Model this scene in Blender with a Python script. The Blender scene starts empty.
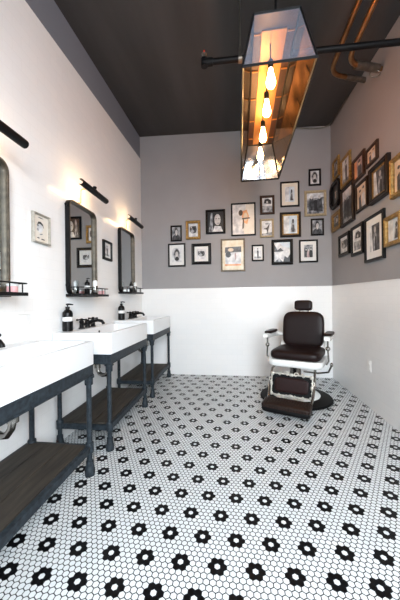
import bpy, bmesh, math, random
from math import sin, cos, pi, radians, atan
from mathutils import Vector, Matrix

random.seed(7)
C = bpy.context.scene.collection

# ------------------------------------------------------------------ room numbers
XL0, YB, XR = -1.447, 4.117, 1.341       # left wall (at the back corner), back wall, right wall
TH = 0.0187                              # the left wall is a touch out of square
YF = -1.6                                # shop front, behind the camera
CAM_H = 1.1205


def wall_x(u):
    return XL0 - TH * (u - YB)


ROT_LEFT = pi / 2 + atan(TH)
ROT_RIGHT = -pi / 2


def ceil_z(x, y):
    yy = max(y, 2.0)
    zl = 3.65 - 0.06 * (YB - yy)
    zr = 3.56 - 0.09 * (YB - yy)
    t = (x - XL0) / (XR - XL0)
    return zl + (zr - zl) * t


# ------------------------------------------------------------------ materials
def new_mat(name):
    m = bpy.data.materials.new(name)
    m.use_nodes = True
    nt = m.node_tree
    return m, nt, nt.nodes['Principled BSDF']


def N(nt, kind, **kw):
    n = nt.nodes.new(kind)
    for k, v in kw.items():
        setattr(n, k, v)
    return n


def simple(name, col, rough=0.5, metal=0.0, coat=0.0, noise=0.0, nscale=20.0, bump=0.0, spec=None, stretch=None):
    """principled surface with a little procedural variation"""
    m, nt, b = new_mat(name)
    b.inputs['Base Color'].default_value = (*col, 1)
    b.inputs['Roughness'].default_value = rough
    b.inputs['Metallic'].default_value = metal
    b.inputs['Coat Weight'].default_value = coat
    if spec is not None:
        b.inputs['Specular IOR Level'].default_value = spec
    if noise or bump:
        tc = N(nt, 'ShaderNodeTexCoord')
        src = tc.outputs['Object']
        if stretch:
            mp = N(nt, 'ShaderNodeMapping')
            mp.inputs['Scale'].default_value = stretch
            nt.links.new(src, mp.inputs['Vector'])
            src = mp.outputs['Vector']
        no = N(nt, 'ShaderNodeTexNoise')
        no.inputs['Scale'].default_value = nscale
        no.inputs['Detail'].default_value = 5
        nt.links.new(src, no.inputs['Vector'])
        if noise:
            r = N(nt, 'ShaderNodeValToRGB')
            lo = [max(0, c * (1 - noise)) for c in col]
            hi = [min(1, c * (1 + noise)) for c in col]
            r.color_ramp.elements[0].position = 0.3
            r.color_ramp.elements[1].position = 0.7
            r.color_ramp.elements[0].color = (*lo, 1)
            r.color_ramp.elements[1].color = (*hi, 1)
            nt.links.new(no.outputs['Fac'], r.inputs['Fac'])
            nt.links.new(r.outputs['Color'], b.inputs['Base Color'])
        if bump:
            bp = N(nt, 'ShaderNodeBump')
            bp.inputs['Strength'].default_value = bump
            bp.inputs['Distance'].default_value = 0.004
            nt.links.new(no.outputs['Fac'], bp.inputs['Height'])
            nt.links.new(bp.outputs['Normal'], b.inputs['Normal'])
    return m


def tile_mat(name, axis):
    """white glazed subway tile in running bond"""
    m, nt, b = new_mat(name)
    tc = N(nt, 'ShaderNodeTexCoord')
    sp = N(nt, 'ShaderNodeSeparateXYZ')
    cb = N(nt, 'ShaderNodeCombineXYZ')
    nt.links.new(tc.outputs['Object'], sp.inputs[0])
    nt.links.new(sp.outputs['Y' if axis == 'y' else 'X'], cb.inputs['X'])
    nt.links.new(sp.outputs['Z'], cb.inputs['Y'])
    br = N(nt, 'ShaderNodeTexBrick')
    br.inputs['Color1'].default_value = (0.86, 0.86, 0.855, 1)
    br.inputs['Color2'].default_value = (0.84, 0.845, 0.845, 1)
    br.inputs['Mortar'].default_value = (0.80, 0.80, 0.795, 1)
    br.inputs['Scale'].default_value = 1.0
    br.inputs['Brick Width'].default_value = 0.152
    br.inputs['Row Height'].default_value = 0.076
    br.inputs['Mortar Size'].default_value = 0.0013
    br.inputs['Mortar Smooth'].default_value = 0.3
    nt.links.new(cb.outputs[0], br.inputs['Vector'])
    nt.links.new(br.outputs['Color'], b.inputs['Base Color'])
    bp = N(nt, 'ShaderNodeBump')
    bp.invert = True
    bp.inputs['Strength'].default_value = 0.12
    bp.inputs['Distance'].default_value = 0.001
    nt.links.new(br.outputs['Fac'], bp.inputs['Height'])
    nt.links.new(bp.outputs['Normal'], b.inputs['Normal'])
    b.inputs['Roughness'].default_value = 0.22
    return m


def emit_mat(name, col, strength):
    m, nt, b = new_mat(name)
    b.inputs['Base Color'].default_value = (*col, 1)
    b.inputs['Emission Color'].default_value = (*col, 1)
    b.inputs['Emission Strength'].default_value = strength
    return m


def lantern_glass(name, tint, opacity, mottled, painted_sheen=0.0):
    m, nt, b = new_mat(name)
    out = nt.nodes['Material Output']
    nt.nodes.remove(b)
    tr = N(nt, 'ShaderNodeBsdfTransparent')
    tr.inputs['Color'].default_value = (*tint, 1)
    gl = N(nt, 'ShaderNodeBsdfGlossy')
    gl.inputs['Roughness'].default_value = 0.06
    gl.inputs['Color'].default_value = (0.9, 0.9, 0.92, 1)
    mx = N(nt, 'ShaderNodeMixShader')
    if mottled:
        tc = N(nt, 'ShaderNodeTexCoord')
        no = N(nt, 'ShaderNodeTexNoise')
        no.inputs['Scale'].default_value = 9
        no.inputs['Detail'].default_value = 6
        nt.links.new(tc.outputs['Object'], no.inputs['Vector'])
        mr = N(nt, 'ShaderNodeMapRange')
        mr.inputs['From Min'].default_value = 0.3
        mr.inputs['From Max'].default_value = 0.7
        mr.inputs['To Min'].default_value = opacity - mottled
        mr.inputs['To Max'].default_value = opacity + mottled
        nt.links.new(no.outputs['Fac'], mr.inputs['Value'])
        nt.links.new(mr.outputs[0], mx.inputs['Fac'])
    else:
        mx.inputs['Fac'].default_value = opacity
    nt.links.new(tr.outputs[0], mx.inputs[1])
    nt.links.new(gl.outputs[0], mx.inputs[2])
    if painted_sheen:
        df = N(nt, 'ShaderNodeBsdfDiffuse')
        df.inputs['Color'].default_value = (0.50, 0.66, 0.90, 1)  # blue diffuse layer stands in for daylight reflected on the pane
        m2 = N(nt, 'ShaderNodeMixShader')
        m2.inputs['Fac'].default_value = painted_sheen
        nt.links.new(mx.outputs[0], m2.inputs[1])
        nt.links.new(df.outputs[0], m2.inputs[2])
        mx = m2
    nt.links.new(mx.outputs[0], out.inputs['Surface'])
    return m


def wood_mat(name, c1, c2, rough=0.55):
    m, nt, b = new_mat(name)
    tc = N(nt, 'ShaderNodeTexCoord')
    mp = N(nt, 'ShaderNodeMapping')
    mp.inputs['Scale'].default_value = (2.0, 26, 26)
    nt.links.new(tc.outputs['Object'], mp.inputs['Vector'])
    no = N(nt, 'ShaderNodeTexNoise')
    no.inputs['Scale'].default_value = 1.6
    no.inputs['Detail'].default_value = 7
    no.inputs['Distortion'].default_value = 0.6
    nt.links.new(mp.outputs[0], no.inputs['Vector'])
    r = N(nt, 'ShaderNodeValToRGB')
    r.color_ramp.elements[0].position = 0.3
    r.color_ramp.elements[1].position = 0.75
    r.color_ramp.elements[0].color = (*c1, 1)
    r.color_ramp.elements[1].color = (*c2, 1)
    nt.links.new(no.outputs['Fac'], r.inputs['Fac'])
    nt.links.new(r.outputs[0], b.inputs['Base Color'])
    b.inputs['Roughness'].default_value = rough
    bp = N(nt, 'ShaderNodeBump')
    bp.inputs['Strength'].default_value = 0.25
    bp.inputs['Distance'].default_value = 0.003
    nt.links.new(no.outputs['Fac'], bp.inputs['Height'])
    nt.links.new(bp.outputs[0], b.inputs['Normal'])
    return m


M = {}
M['tile_y'] = tile_mat('white_subway_tile_side', 'y')
M['tile_x'] = tile_mat('white_subway_tile_back', 'x')
M['paint'] = simple('grey_wall_paint', (0.305, 0.297, 0.303), 0.6, noise=0.03, nscale=3)
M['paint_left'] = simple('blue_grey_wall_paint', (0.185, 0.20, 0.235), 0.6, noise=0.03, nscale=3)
M['ceiling'] = simple('dark_ceiling_paint', (0.050, 0.047, 0.046), 0.6, noise=0.22, nscale=1.2, stretch=(3, 0.4, 1), spec=0.3)
M['grout'] = simple('dark_grout', (0.014, 0.016, 0.020), 0.9, noise=0.2, nscale=60, spec=0.1)
M['hex_white'] = simple('white_hex_tile', (0.70, 0.73, 0.745), 0.28, noise=0.03, nscale=25)
M['hex_black'] = simple('black_hex_tile', (0.003, 0.003, 0.0035), 0.3, spec=0.15)
M['porcelain'] = simple('white_porcelain', (0.76, 0.775, 0.79), 0.2, noise=0.01, nscale=4)
M['enamel'] = simple('white_enamel', (0.82, 0.82, 0.80), 0.2, noise=0.02, nscale=8)
M['iron'] = simple('blue_black_iron', (0.020, 0.027, 0.034), 0.5, metal=0.1, noise=0.5, nscale=45, bump=0.25, spec=0.25)
M['black_metal'] = simple('matte_black_metal', (0.004, 0.004, 0.0045), 0.45, noise=0.1, nscale=30, spec=0.18)
M['black_gloss'] = simple('black_plastic', (0.004, 0.004, 0.0045), 0.28, noise=0.1, nscale=30, spec=0.2)
M['chrome'] = simple('chrome', (0.30, 0.285, 0.265), 0.18, metal=1.0, noise=0.05, nscale=10)
M['bronze'] = simple('aged_bronze', (0.075, 0.058, 0.040), 0.42, metal=0.45, noise=0.45, nscale=30)
M['brass'] = simple('brass', (0.55, 0.40, 0.20), 0.3, metal=1.0, noise=0.15, nscale=20)
M['legrest_metal'] = simple('cast_nickel', (0.62, 0.59, 0.53), 0.3, metal=0.45, noise=0.2, nscale=30)
M['leather'] = simple('dark_brown_leather', (0.011, 0.0045, 0.0042), 0.42, noise=0.2, nscale=70, bump=0.12, spec=0.2)
M['leather_red'] = simple('oxblood_leather', (0.016, 0.0045, 0.0042), 0.42, noise=0.2, nscale=70, bump=0.12, spec=0.2)
M['leather_foot'] = simple('worn_brown_leather', (0.018, 0.009, 0.0065), 0.45, noise=0.4, nscale=50, bump=0.2, spec=0.22)
M['rubber'] = simple('black_rubber', (0.004, 0.004, 0.0045), 0.6, noise=0.2, nscale=40, spec=0.12)
M['shelf_wood'] = wood_mat('weathered_shelf_wood', (0.012, 0.0095, 0.007), (0.050, 0.039, 0.028), 0.75)
M['frame_black'] = simple('black_frame_lacquer', (0.004, 0.004, 0.0045), 0.35, noise=0.1, nscale=30, spec=0.2)
M['frame_brown'] = simple('brown_frame_wood', (0.040, 0.019, 0.011), 0.4, noise=0.35, nscale=40, spec=0.25)
M['frame_dark'] = simple('dark_walnut_frame', (0.012, 0.007, 0.005), 0.38, noise=0.3, nscale=40, spec=0.25)
M['frame_gold'] = simple('gilt_frame', (0.30, 0.175, 0.050), 0.42, metal=0.5, noise=0.45, nscale=45, bump=0.3)
M['frame_pale'] = simple('pale_gold_frame', (0.42, 0.33, 0.20), 0.45, metal=0.35, noise=0.2, nscale=40)
M['frame_silver'] = simple('tarnished_silver_frame', (0.22, 0.19, 0.145), 0.42, metal=0.5, noise=0.3, nscale=40)
M['frame_nickel'] = simple('dull_nickel_frame', (0.40, 0.37, 0.32), 0.4, metal=0.5, noise=0.2, nscale=40)
M['mat_white'] = simple('white_mat_board', (0.74, 0.735, 0.72), 0.6, noise=0.02, nscale=30)
M['mat_cream'] = simple('cream_mat_board', (0.72, 0.66, 0.55), 0.6, noise=0.03, nscale=30)
M['mirror'] = simple('silvered_mirror', (0.62, 0.66, 0.67), 0.015, metal=1.0)
M['label'] = simple('white_paper_label', (0.75, 0.75, 0.74), 0.6, noise=0.02, nscale=60)
M['white_plastic'] = simple('white_plastic', (0.78, 0.78, 0.77), 0.35, noise=0.02, nscale=30)
M['pink'] = simple('pink_soap', (0.74, 0.40, 0.41), 0.4, noise=0.1, nscale=30)
M['copper'] = simple('copper_pipe', (0.36, 0.19, 0.085), 0.3, metal=1.0, noise=0.3, nscale=14)
M['galv'] = simple('galvanised_steel', (0.20, 0.18, 0.155), 0.38, metal=0.9, noise=0.25, nscale=25)
M['lantern_steel'] = simple('lantern_steel', (0.012, 0.012, 0.013), 0.4, metal=0.3, noise=0.2, nscale=40, spec=0.3)
M['lantern_copper'] = simple('lantern_copper_plate', (0.40, 0.17, 0.045), 0.4, metal=0.5, noise=0.15, nscale=6, stretch=(4, 1, 1))
M['lantern_brown'] = simple('lantern_brown_plate', (0.045, 0.016, 0.008), 0.4, metal=0.3, noise=0.3, nscale=8, stretch=(5, 1, 1))
M['glass_end'] = lantern_glass('lantern_end_glass', (0.80, 0.87, 0.96), 0.20, 0.0, 0.15)
M['glass_far'] = lantern_glass('lantern_antique_glass', (0.66, 0.57, 0.48), 0.14, 0.13)
M['glass_side'] = lantern_glass('lantern_side_glass', (0.66, 0.42, 0.26), 0.20, 0.10)
M['bulb'] = emit_mat('lit_filament_bulb', (1.0, 0.55, 0.20), 62)
M['tube'] = emit_mat('lit_picture_lamp_tube', (1.0, 0.66, 0.36), 26)
M['red'] = simple('red_sprinkler_glass', (0.5, 0.05, 0.03), 0.2, noise=0.1, nscale=20)
M['aluminium'] = simple('dark_window_frame', (0.03, 0.03, 0.032), 0.4, metal=0.3, noise=0.1, nscale=20)


def photo_mat(name, a, b_, scale):
    m, nt, b = new_mat(name)
    tc = N(nt, 'ShaderNodeTexCoord')
    no = N(nt, 'ShaderNodeTexNoise')
    no.inputs['Scale'].default_value = scale
    no.inputs['Detail'].default_value = 4
    nt.links.new(tc.outputs['Object'], no.inputs['Vector'])
    r = N(nt, 'ShaderNodeValToRGB')
    r.color_ramp.elements[0].position = 0.35
    r.color_ramp.elements[1].position = 0.65
    r.color_ramp.elements[0].color = (*a, 1)
    r.color_ramp.elements[1].color = (*b_, 1)
    nt.links.new(no.outputs['Fac'], r.inputs['Fac'])
    nt.links.new(r.outputs[0], b.inputs['Base Color'])
    b.inputs['Roughness'].default_value = 0.35
    return m


P = {
    'w': photo_mat('photo_white', (0.42, 0.43, 0.46), (0.80, 0.80, 0.80), 13),
    'g': photo_mat('photo_grey', (0.05, 0.055, 0.065), (0.48, 0.49, 0.51), 17),
    'd': photo_mat('photo_dark', (0.006, 0.006, 0.008), (0.09, 0.092, 0.10), 22),
    'k': photo_mat('photo_black', (0.006, 0.006, 0.007), (0.018, 0.018, 0.02), 14),
    's': photo_mat('photo_skin_tone', (0.42, 0.40, 0.39), (0.62, 0.60, 0.58), 16),
    'p': photo_mat('photo_sepia', (0.55, 0.40, 0.28), (0.80, 0.66, 0.50), 9),
    'o': photo_mat('photo_orange', (0.62, 0.22, 0.08), (0.80, 0.46, 0.22), 12),
    'y': photo_mat('photo_pale_yellow', (0.66, 0.55, 0.36), (0.80, 0.74, 0.62), 10),
    'b': photo_mat('photo_pale_blue', (0.42, 0.52, 0.62), (0.72, 0.77, 0.80), 8),
    'c': photo_mat('photo_cream', (0.70, 0.64, 0.55), (0.78, 0.73, 0.66), 10),
    'v': photo_mat('photo_mauve', (0.25, 0.17, 0.17), (0.50, 0.38, 0.37), 12),
}

# ------------------------------------------------------------------ mesh helpers


class MB:
    """collects shapes into one mesh with one or more materials"""

    def __init__(self, *mats):
        self.bm = bmesh.new()
        self.mats = list(mats)

    def face(self, pts, mi=0):
        vs = [self.bm.verts.new(p) for p in pts]
        try:
            f = self.bm.faces.new(vs)
            f.material_index = mi
        except ValueError:
            pass
        return vs

    def box(self, x0, x1, y0, y1, z0, z1, mi=0):
        v = [self.bm.verts.new(p) for p in
             [(x0, y0, z0), (x1, y0, z0), (x1, y1, z0), (x0, y1, z0), (x0, y0, z1), (x1, y0, z1), (x1, y1, z1), (x0, y1, z1)]]
        for q in ((0, 3, 2, 1), (4, 5, 6, 7), (0, 1, 5, 4), (1, 2, 6, 5), (2, 3, 7, 6), (3, 0, 4, 7)):
            f = self.bm.faces.new([v[i] for i in q])
            f.material_index = mi
        return v

    def hexa(self, bot, top, mi=0):
        v = [self.bm.verts.new(p) for p in list(bot) + list(top)]
        for q in ((0, 3, 2, 1), (4, 5, 6, 7), (0, 1, 5, 4), (1, 2, 6, 5), (2, 3, 7, 6), (3, 0, 4, 7)):
            f = self.bm.faces.new([v[i] for i in q])
            f.material_index = mi

    def rings(self, rings, mi=0, closed=True, cap0=False, cap1=False):
        """skin a list of vertex loops"""
        R = [[self.bm.verts.new(p) for p in r] for r in rings]
        n = len(R[0])
        for a, b in zip(R[:-1], R[1:]):
            for i in range(n if closed else n - 1):
                j = (i + 1) % n
                f = self.bm.faces.new((a[i], a[j], b[j], b[i]))
                f.material_index = mi
        if cap0:
            f = self.bm.faces.new(list(reversed(R[0])))
            f.material_index = mi
        if cap1:
            f = self.bm.faces.new(R[-1])
            f.material_index = mi

    def tube(self, pts, r, seg=12, mi=0, caps=True):
        pts = [Vector(p) for p in pts]
        n = len(pts)
        rr = r if isinstance(r, (list, tuple)) else [r] * n
        rings = []
        up = None
        for i, p in enumerate(pts):
            if i == 0:
                t = pts[1] - pts[0]
            elif i == n - 1:
                t = pts[-1] - pts[-2]
            else:
                t = (pts[i + 1] - p).normalized() + (p - pts[i - 1]).normalized()
            t.normalize()
            if up is None:
                up = Vector((0, 0, 1)) if abs(t.z) < 0.9 else Vector((1, 0, 0))
            a = t.cross(up)
            if a.length < 1e-6:
                a = t.cross(Vector((0, 1, 0)))
            a.normalize()
            b = a.cross(t).normalized()
            up = b
            rings.append([p + (a * cos(k * 2 * pi / seg) + b * sin(k * 2 * pi / seg)) * rr[i] for k in range(seg)])
        self.rings(rings, mi, cap0=caps, cap1=caps)

    def lathe(self, prof, c=(0, 0, 0), seg=24, mi=0, axis='z', cap=True):
        c = Vector(c)
        rings = []
        for r, h in prof:
            ring = []
            for k in range(seg):
                a = k * 2 * pi / seg
                if axis == 'z':
                    q = Vector((r * cos(a), r * sin(a), h))
                elif axis == 'y':
                    q = Vector((r * sin(a), h, r * cos(a)))
                else:
                    q = Vector((h, r * cos(a), r * sin(a)))
                ring.append(c + q)
            rings.append(ring)
        self.rings(rings, mi, cap0=cap, cap1=cap)

    def super(self, c, s, e1=0.35, e2=0.35, nu=28, nv=16, mi=0, mat=None):
        """superellipsoid: a soft upholstered block"""
        def pw(v, e):
            return math.copysign(abs(v) ** e, v)
        rings = []
        for j in range(nv + 1):
            ph = -pi / 2 + pi * j / nv
            ph = max(-pi / 2 + 0.02, min(pi / 2 - 0.02, ph))
            ring = []
            for i in range(nu):
                t = 2 * pi * i / nu + pi / nu
                q = Vector((s[0] * pw(cos(ph), e1) * pw(cos(t), e2), s[1] * pw(cos(ph), e1) * pw(sin(t), e2), s[2] * pw(sin(ph), e1)))
                if mat is not None:
                    q = mat @ q
                ring.append(Vector(c) + q)
            rings.append(ring)
        self.rings(rings, mi, cap0=True, cap1=True)

    def build(self, name, parent=None, bevel=0.0, bseg=2, smooth=False, sub=0, sharp=40):
        bmesh.ops.recalc_face_normals(self.bm, faces=self.bm.faces)
        me = bpy.data.meshes.new(name)
        self.bm.to_mesh(me)
        self.bm.free()
        for m in self.mats:
            me.materials.append(m)
        o = bpy.data.objects.new(name, me)
        C.objects.link(o)
        if parent is not None:
            o.parent = parent
        if smooth:
            for p in me.polygons:
                p.use_smooth = True
            try:
                me.set_sharp_from_angle(angle=radians(sharp))
            except AttributeError:
                pass
        if bevel:
            b = o.modifiers.new('edge', 'BEVEL')
            b.width = bevel
            b.segments = bseg
            b.limit_method = 'ANGLE'
            b.angle_limit = radians(35)
        if sub:
            s = o.modifiers.new('sub', 'SUBSURF')
            s.levels = sub
            s.render_levels = sub
        return o


def tag(o, label, cat, group=None, kind=None):
    o['label'] = label
    o['category'] = cat
    if group:
        o['group'] = group
    if kind:
        o['kind'] = kind
    return o


def empty(name, loc, rz, label, cat, group=None):
    o = bpy.data.objects.new(name, None)
    o.empty_display_size = 0.05
    C.objects.link(o)
    o.location = loc
    o.rotation_euler = (0, 0, rz)
    return tag(o, label, cat, group)


def struct(o):
    o['kind'] = 'structure'
    return o


def on_left(u, n=0.0, z=0.0):
    """a point standing n out from the left wall at distance u down the room"""
    return Vector((wall_x(u) + n, u + n * TH, z))


def rrect(w, h, r, seg=6, cx=0, cz=0):
    """rounded rectangle outline (x, z), counter-clockwise"""
    pts = []
    r = max(r, 0.0005)
    for sx, sz, a0 in ((1, 1, 0), (-1, 1, pi / 2), (-1, -1, pi), (1, -1, 3 * pi / 2)):
        for k in range(seg + 1):
            a = a0 + pi / 2 * k / seg
            pts.append((cx + sx * (w / 2 - r) + r * cos(a), cz + sz * (h / 2 - r) + r * sin(a)))
    return pts


def orect(w, h, cut=0):
    if cut <= 0:
        return [(w / 2, h / 2), (-w / 2, h / 2), (-w / 2, -h / 2), (w / 2, -h / 2)]
    a, b = w / 2, h / 2
    return [(a, b - cut), (a - cut, b), (-a + cut, b), (-a, b - cut), (-a, -b + cut), (-a + cut, -b), (a - cut, -b), (a, -b + cut)]


# ------------------------------------------------------------------ the room shell
# floor: bed of grout with every hexagon laid on it
m = MB(M['grout'], M['hex_white'], M['hex_black'])
m.box(-1.62, XR + 0.1, YF, YB + 0.05, -0.05, -0.0012, 0)
TO = Vector((-0.4102, 1.1647, 0))                 # the centre of one black rosette
TA = Vector((0.15776, -0.00268, 0)) / 6           # one tile along a row
TB = Vector((-0.00071, 0.15902, 0)) / 6           # unit step across the rows
HX = TA.length
bm = m.bm
PETALS = {(1, 0), (-1, 0), (0, 1), (0, -1), (1, -1), (-1, 1)}
k_ = (HX - 0.0036) / HX / math.sqrt(3)
for r in range(-85, 140):
    for q in range(-150, 170):
        c = TO + TA * (q + r / 2) + TB * (r * math.sqrt(3) / 2)
        if c.y < -0.6 or c.y > YB + 0.01 or c.x < -1.46 or c.x > XR + 0.012:
            continue
        qa, ra = (q + 3) % 6 - 3, (r + 3) % 6 - 3
        black = any((qa + dq, ra + dr) in PETALS for dq in (0, 6, -6) for dr in (0, 6, -6))
        vs = [bm.verts.new(c + (TA * sin(k * pi / 3) + TB * cos(k * pi / 3)) * k_) for k in range(6)]
        f = bm.faces.new(vs)
        f.material_index = 2 if black else 1
floor = struct(m.build('floor'))

# left wall: tall white tile with a grey painted band on top
def left_paint_z(u):
    return 3.173 + (u - 1.703) * (3.305 - 3.173) / (YB - 1.703)


m = MB(M['tile_y'], M['paint_left'])
a, b_ = YF, YB
for z0a, z0b, z1a, z1b, mi, off in ((-0.05, -0.05, left_paint_z(a), left_paint_z(b_), 0, 0.0),
                                    (left_paint_z(a), left_paint_z(b_), 3.8, 3.8, 1, 0.006)):
    m.hexa([(wall_x(a) - off, a, z0a), (wall_x(b_) - off, b_, z0b), (wall_x(b_) - 0.1, b_, z0b), (wall_x(a) - 0.1, a, z0a)],
           [(wall_x(a) - off, a, z1a), (wall_x(b_) - off, b_, z1b), (wall_x(b_) - 0.1, b_, z1b), (wall_x(a) - 0.1, a, z1a)], mi)
struct(m.build('wall_left'))

m = MB(M['paint'])
m.box(-1.6, XR + 0.1, YB, YB + 0.1, -0.05, 3.8)
struct(m.build('wall_back'))
m = MB(M['paint'])
m.box(XR, XR + 0.1, -0.25, YB, -0.05, 3.8)
m.box(XR, XR + 0.1, YF - .12, -0.25, -0.05, 1.20)  # from here the wall leaves an opening for the added side window
m.box(XR, XR + 0.1, YF - .12, -0.25, 2.90, 3.8)
m.box(XR, XR + 0.1, YF - .12, -1.0, 1.20, 2.90)
struct(m.build('wall_right'))
# tile wainscots with a narrow ledge
WT = 1.298
m = MB(M['tile_x'])
m.box(XL0, XR - 0.010, YB - 0.010, YB - 0.0002, 0.0, WT - 0.012)
m.box(XL0, XR - 0.014, YB - 0.014, YB - 0.0002, WT - 0.012, WT)
struct(m.build('trim_1'))
m = MB(M['tile_y'])
wz = lambda y: WT - 0.022 * (YB - y) / 1.6
for d, lo, hi in ((0.010, None, 0.012), (0.014, 0.012, 0.0)):
    y0, y1 = -0.25, YB
    zl = (0.0, 0.0) if lo is None else (wz(y0) - lo, wz(y1) - lo)
    zh = (wz(y0) - hi, wz(y1) - hi)
    m.hexa([(XR - d, y0, zl[0]), (XR - 0.0002, y0, zl[0]), (XR - 0.0002, y1, zl[1]), (XR - d, y1, zl[1])],
           [(XR - d, y0, zh[0]), (XR - 0.0002, y0, zh[0]), (XR - 0.0002, y1, zh[1]), (XR - d, y1, zh[1])])
struct(m.build('trim_2'))

# ceiling, falling gently towards the street
m = MB(M['ceiling'])
ys = [YF, 0, 2.0, 2.6, 3.2, 3.7, YB + 0.05]
xs = [-1.6, -0.8, 0, 0.7, XR + 0.1]
rows = [[(x, y, ceil_z(x, y)) for x in xs] for y in ys]
rows2 = [[(x, y, ceil_z(x, y) + 0.08) for x in xs] for y in ys]
m.rings(rows, closed=False)
m.rings(rows2, closed=False)
struct(m.build('ceiling'))

# street side, behind the camera: unseen low wall, shop-window opening shaped for daylight
m = MB(M['paint'])
m.box(-1.62, XR, YF - 0.12, YF, -0.05, 0.85)
m.box(-1.62, XR, YF - 0.12, YF, 3.10, 3.8)
m.box(-1.62, 0.0, YF - 0.12, YF, 0.85, 3.10)
struct(m.build('wall_front'))
m = MB(M['aluminium'])
for x0, x1, z0, z1 in ((0, 1.34, 0.85, 0.90), (0, 1.34, 3.05, 3.10), (0, .05, 0.90, 3.05), (1.29, 1.34, 0.90, 3.05)):
    m.box(x0, x1, YF - .09, YF - .03, z0, z1)
struct(m.build('window_1', bevel=0.004))
m = MB(M['aluminium'])  # added side window, out of view, put in to brighten the left wall
for y0, y1, z0, z1 in ((-1.0, -.25, 1.20, 1.25), (-1.0, -.25, 2.85, 2.90), (-1.0, -.95, 1.25, 2.85), (-.30, -.25, 1.25, 2.85)):
    m.box(XR + .03, XR + .09, y0, y1, z0, z1)
struct(m.build('added_side_window', bevel=0.004))

# ------------------------------------------------------------------ picture frames
def ell(cx, cz, a, b, n=14):
    return [(cx + a * cos(2 * pi * k / n), cz + b * sin(2 * pi * k / n)) for k in range(n)]


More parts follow.
